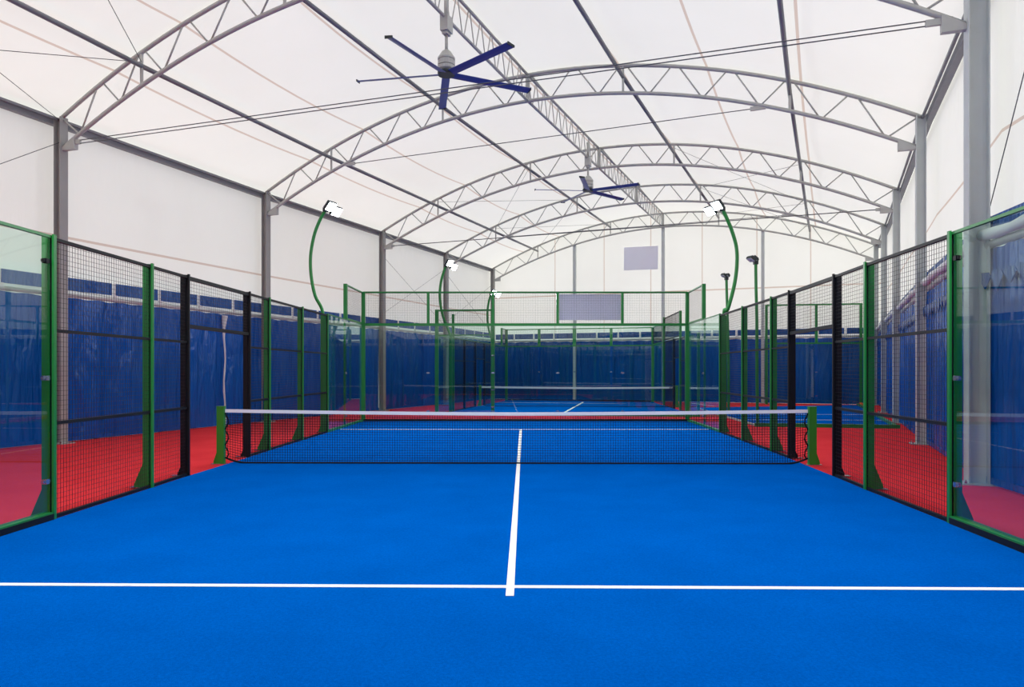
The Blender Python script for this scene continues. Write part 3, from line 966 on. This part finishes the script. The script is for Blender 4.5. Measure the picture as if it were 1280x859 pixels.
# left side
t = thing('court_fence', 'left side fence of the back court with black mesh and open doorway', 'fence', NLc, 'fences of the back court')
o = Vector((-1,0,0)); dL = (FLc-NLc).normalized()
def simple_post(t, c, ax, z1, material, w=.07, z0=0., name='fence_post'):
    m = MB(); m.obox(c, ax, w, .09, z0, z1); return part(name, m, material, t)
pL = lambda x: NLc.lerp(FLc, u_at(NLc, FLc, x))
q565, q581, q594, q604, q613, q627 = pL(566.5), pL(580.5), pL(594), pL(605.5), pL(617), pL(627)
simple_post(t, q565, dL, H4, GREEN, .08)
for q in (q581, q594, q604): simple_post(t, q, dL, H3, BLACK, .10)
simple_post(t, q613, dL, H3, GREEN); simple_post(t, q627, dL, H4, GREEN, .09, H3-.02, 'upper_post')
glass(t, NLc+dL*.05, q565-dL*.04, .06, H3)
for a, c in ((q565,q581),(q581,q594),(q604,q613)): mesh_panel(t, a, c, 0, H3, (1.0,1.95), cell=.075, wt_=.006)
mesh_panel(t, q594, q604, 2.05, H3, (), cell=.075, wt_=.006)
glass(t, q613+dL*.04, FLc-dL*.05, .06, H3)
m = MB(); m.beam(up(NLc,H3), up(FLc,H3), .04, .04); part('top_rail', m, GREEN, t)
mesh_panel(t, q627, FLc, H3, H4, (), cell=.075, wt_=.006, material=GREEN)
# right side
t = thing('court_fence', 'right side fence of the back court, black mesh with narrow doorway', 'fence', NRc, 'fences of the back court')
dR = (FRc-NRc).normalized()
pR = lambda x: NRc.lerp(FRc, u_at(NRc, FRc, x))
r830, r843, r850, r856 = pR(830), pR(842.5), pR(850.5), pR(857.5)
simple_post(t, r830, dR, 3.95, GREEN, .12)
simple_post(t, r843, dR, 2.88, BLACK, .10); simple_post(t, r850, dR, 3.9, GREEN, .09); simple_post(t, r856, dR, 2.88, BLACK, .10)
simple_post(t, NRc, dR, 2.88, GREEN, .1)
mesh_panel(t, r830, r843, 0, 2.85, (1.0,1.95), cell=.075, wt_=.006)
mesh_panel(t, r843, r850, 2.05, 2.85, (), cell=.075, wt_=.006)
mesh_panel(t, r850, r856, 0, 2.85, (1.0,1.95), cell=.075, wt_=.006)
mesh_panel(t, r850, r830, 2.9, 3.9, (), cell=.075, wt_=.006)
glass(t, NRc+dR*.06, r856-dR*.05, .06, 2.85)
glass(t, r830+dR*.06, FRc-dR*.06, .06, H3)
m = MB(); m.beam(up(r830,H3+.02), up(FRc,H3+.02), .05, .05); part('top_rail', m, GREEN, t)
mesh_panel(t, r830, FRc, H3, H4, (), cell=.075, wt_=.006, material=GREEN)
# far end
t = thing('court_fence', 'far end fence of the back court, low glass with raised green mesh', 'fence', FLc, 'fences of the back court')
dB = (FRc-FLc).normalized()
uB = lambda x: FLc.lerp(FRc, u_at(FLc, FRc, x))
js = [FLc, uB(674), uB(718), uB(764), FRc]
for k, q in enumerate(js):
    simple_post(t, q, dB, H4, GREEN, .17 if k in (2,) else .13, 0 if k in (0,4) else H3-.02, 'corner_post' if k in (0,4) else 'upper_post')
for k in range(4):
    glass(t, js[k]+dB*.06, js[k+1]-dB*.06, .06, H3)
    mesh_panel(t, js[k], js[k+1], H3, H4, (), cell=.075, wt_=.005, material=GREEN, frame=False)
    if k: clamp(t, js[k], dB, 1.5)
for z, h in ((H3,.06),(H4-.02,.05)):
    m = MB(); m.beam(up(FLc,z), up(FRc,z), .05, h); part('cross_rail', m, GREEN, t)
m = MB(); m.beam(up(FLc,.05), up(FRc,.05), .05, .07); part('bottom_channel', m, BLACK, t)
# near left corner piece
t = thing('court_fence', 'near left corner piece of the back court, glass under raised mesh between two green posts', 'fence', NLc, 'fences of the back court')
dN = (NRc-NLc).normalized()
n2 = NLc.lerp(NRc, u_at(NLc, NRc, 616))
simple_post(t, NLc, dN, H4, GREEN, .12); simple_post(t, n2, dN, H4, GREEN, .12)
glass(t, NLc+dN*.07, n2-dN*.07, .06, H3)
mesh_panel(t, NLc, n2, H3, H4, (), cell=.075, wt_=.004, frame=False, material=GREEN)
m = MB(); m.beam(up(NLc,H4-.03), up(n2,H4-.03), .05, .06); m.beam(up(NLc,H3), up(n2,H3), .05, .04); part('cross_rail', m, GREEN, t)
for z in (.3,.9,1.5,2.1): clamp(t, n2-Vector((0,.06,0)), dN, z)
# its net
NA, NB_ = at(600.2,28.5), at(846,29.4)
net_post(NA, -1, .93, 'small green net post at the left end of the back net', .11)
net_post(NB_, 1, .93, 'small green net post at the right end of the back net', .11)
dd = (NB_-NA).normalized()
court_net(NA+dd*.07, NB_-dd*.07, .88, .85, 'far black net with white band across the back court', .06, .006, .075, False)

# masts of the back court
s = 33.2
mast('curved green mast with lit floodlights, nearer of two left of back court',
     [px(563,516,s,.1), px(563,440,s,.1), px(562.5,419,s), px(556,402,s), px(551.3,385,s), px(549.8,367,s), px(552,349,s), px(557.5,332,s)],
     [(.16,-.16,.06),(.3,.12,-.05)], (.8,-.5,-.6), True, .05)
s = 26.4
mast('small curved green mast with lit floodlights, farther of two left of back court',
     [px(616,504,s,.1), px(616,445,s,.1), px(615.5,428,s), px(611,412,s), px(609.3,395,s), px(610.5,380,s), px(613.5,368,s)],
     [(.14,-.16,.05),(.34,.1,-.03)], (.8,-.5,-.6), True, .05)

# ------------------------------------------------------------------ right hand court
c_nl, c_nr = fl(945,533.0), fl(1121,535.6)
c_fr, c_fl = fl(1072,506.5), fl(868,510.0)
t = thing('court_turf', 'blue turf of the right hand court seen through the right fence', 'turf', (c_nl+c_fr)/2, 'court turfs')
b = MB(); b.prism([c_nl, c_nr, c_fr, c_fl], (0,0,.012)); part('turf_carpet', b, TURF, t)
for y in (518.3, 525.3):
    p, q = fl(925+ (y-518)*1.4, y), fl(1108, y+.6)
    b = MB(); b.beam(up(p,.014), up(q,.014), .06, .003); part('court_line', b, LINE, t)
t = thing('court_kerb', 'low green kerb round the near edge of the right hand court', 'kerb', c_nl, 'court kerbs')
b = MB(); b.beam(up(c_nl-Vector((.05,.05,0)),.05), up(c_nr-Vector((-.05,.05,0)),.05), .12, .1); part('kerb_front', b, GREEN, t)
b = MB(); b.beam(up(c_nr,.04), up(c_fr,.04), .1, .08); part('kerb_side', b, GREEN, t)
b = MB(); b.beam(up(c_nl,.03), up(c_fl,.03), .06, .05); part('kerb_side', b, RAIL, t, label='pale kerb')
t = thing('court_fence', 'far glass fence of the right hand court with green rails', 'fence', fl(960,506), 'fences of the right court')
sF = 26.8
fa, fb = at(958,sF), at(1076,sF+.6)
dF = (fb-fa).normalized()
zt = zof(381,sF); zm = zof(429.5,sF)
fm = fa.lerp(fb, (1021-958)/118)
for q, z0, z1 in ((fa,0,zt),(fm,zm,zt),(fb,0,zt)): simple_post(t, q, dF, z1, GREEN, .11, z0)
for z in (zt-.03, zm):
    m = MB(); m.beam(up(fa,z), up(fb,z), .05, .07); part('cross_rail', m, GREEN, t)
for a, c in ((fa,fm),(fm,fb)):
    glass(t, a+dF*.06, c-dF*.06, .05, zm-.03)
    mesh_panel(t, a, c, zm, zt, (), cell=.09, wt_=.004, frame=False, material=GREEN)
clamp(t, fm, dF, 1.5); clamp(t, fm, dF, .4)
s = 43.6
mast('straight green mast with unlit lamp standing on the right court kerb',
     [px(947,531,s), px(946.3,470,s), px(946,400,s), px(945,360,s), px(944.6,328,s)],
     [(-.16,-.05,.06),(-.05,.05,.08)], (-.5,-.2,-.85), False, .046, .22)
s = 35.0
mast('short green mast with unlit lamp, behind the right lit mast of front court',
     [px(911,518,s), px(910.5,450,s), px(909.5,400,s), px(908.5,370,s), px(908,348,s)],
     [(-.12,0,.08),(.03,.03,.08)], (-.5,-.3,-.8), False, .05, .15)
b = MB()
for k in range(1): b.lathe(fl(1076.5+k*2.2,507)+Vector((0,0,.0)), [(.15,.0),(.15,.03),(.06,.12),(.03,.13)], 10)
single('marker_cone', b, ORANGE, 'small orange training cone on the floor by the far end of the right hand court', 'cone')

# ------------------------------------------------------------------ ceiling fans
def fan(c, ztop, zhub, base_deg, R, lab):
    t = thing('ceiling_fan', lab, 'ceiling fan', up(c,zhub), 'large five blade ceiling fans')
    m = MB(); m.tube([up(c,ztop+.5), up(c,ztop+.02)], .05, 10); part('hanger_tube', m, FANGREY, t, smooth=True)
    m = MB(); m.obox(c, AX, .26, .17, ztop-.28, ztop+.03); m.obox(c, AX, .18, .11, ztop-.34, ztop-.28)
    part('clamp_box', m, FANGREY, t)
    m = MB(); m.tube([up(c,ztop-.3), up(c,zhub+.45)], .032, 10); part('down_rod', m, FANGREY, t, smooth=True)
    m = MB(); m.lathe(up(c,zhub), [(.13,.07),(.17,.10),(.175,.16),(.155,.165),(.155,.175),(.175,.18),(.175,.26),(.16,.265),(.16,.29),(.175,.295),(.175,.33),(.09,.46),(.05,.49)], 20)
    part('motor', m, FANGREY, t)
    m = MB(); m.lathe(up(c,zhub), [(.17,-.02),(.18,.02),(.18,.05),(.13,.07)], 20); hb = part('hub', m, LAMP_BODY, t)
    for k in range(5):
        a = math.radians(base_deg + 72*k); d = Vector((math.cos(a), math.sin(a), 0)); n = Vector((-d.y,d.x,0))
        w = .085; tilt = -.022
        m = MB()
        prof = [(-w,-tilt-.006),(0,-.014),(w,tilt-.004),(w,tilt+.004),(0,.012),(-w,-tilt+.006)]
        p0 = up(c,zhub)+d*.14
        m.prism([p0+n*x+Vector((0,0,z)) for x,z in prof], d*(R-.14)+Vector((0,0,-.01)))
        bl = part('blade', m, FANBLUE, t)
        m = MB(); e = up(c,zhub)+d*R+Vector((0,0,-.01))
        m.prism([e+n*x+Vector((0,0,z)) for x,z in ((-w,-.015),(w,-.03),(w,.01),(-w,.04))], d*.018)
        part('blade_tip', m, LAMP_BODY, bl)
def ridge_at(x):
    best = None
    for i in range(2,6):
        p, q = trp(i,.5), trp(i+1,.5); k = (x-640)/F
        u = (k*p.y-p.x)/((q.x-p.x)-k*(q.y-p.y))
        if -.001 <= u <= 1.001: return p.lerp(q,u)
p = ridge_at(558); s = F/p.y
fan(up(p,0), p.z-DEPTH, zof(93,s), -46, 1.88, 'near ceiling fan with five navy blades at the top of the photo')
p = ridge_at(735); s = F/p.y
fan(up(p,0), p.z-DEPTH, zof(238.5,s), -30, 1.75, 'far ceiling fan, smaller in view, hung before the third arch')

for m in bpy.data.materials: m.use_fake_user = False
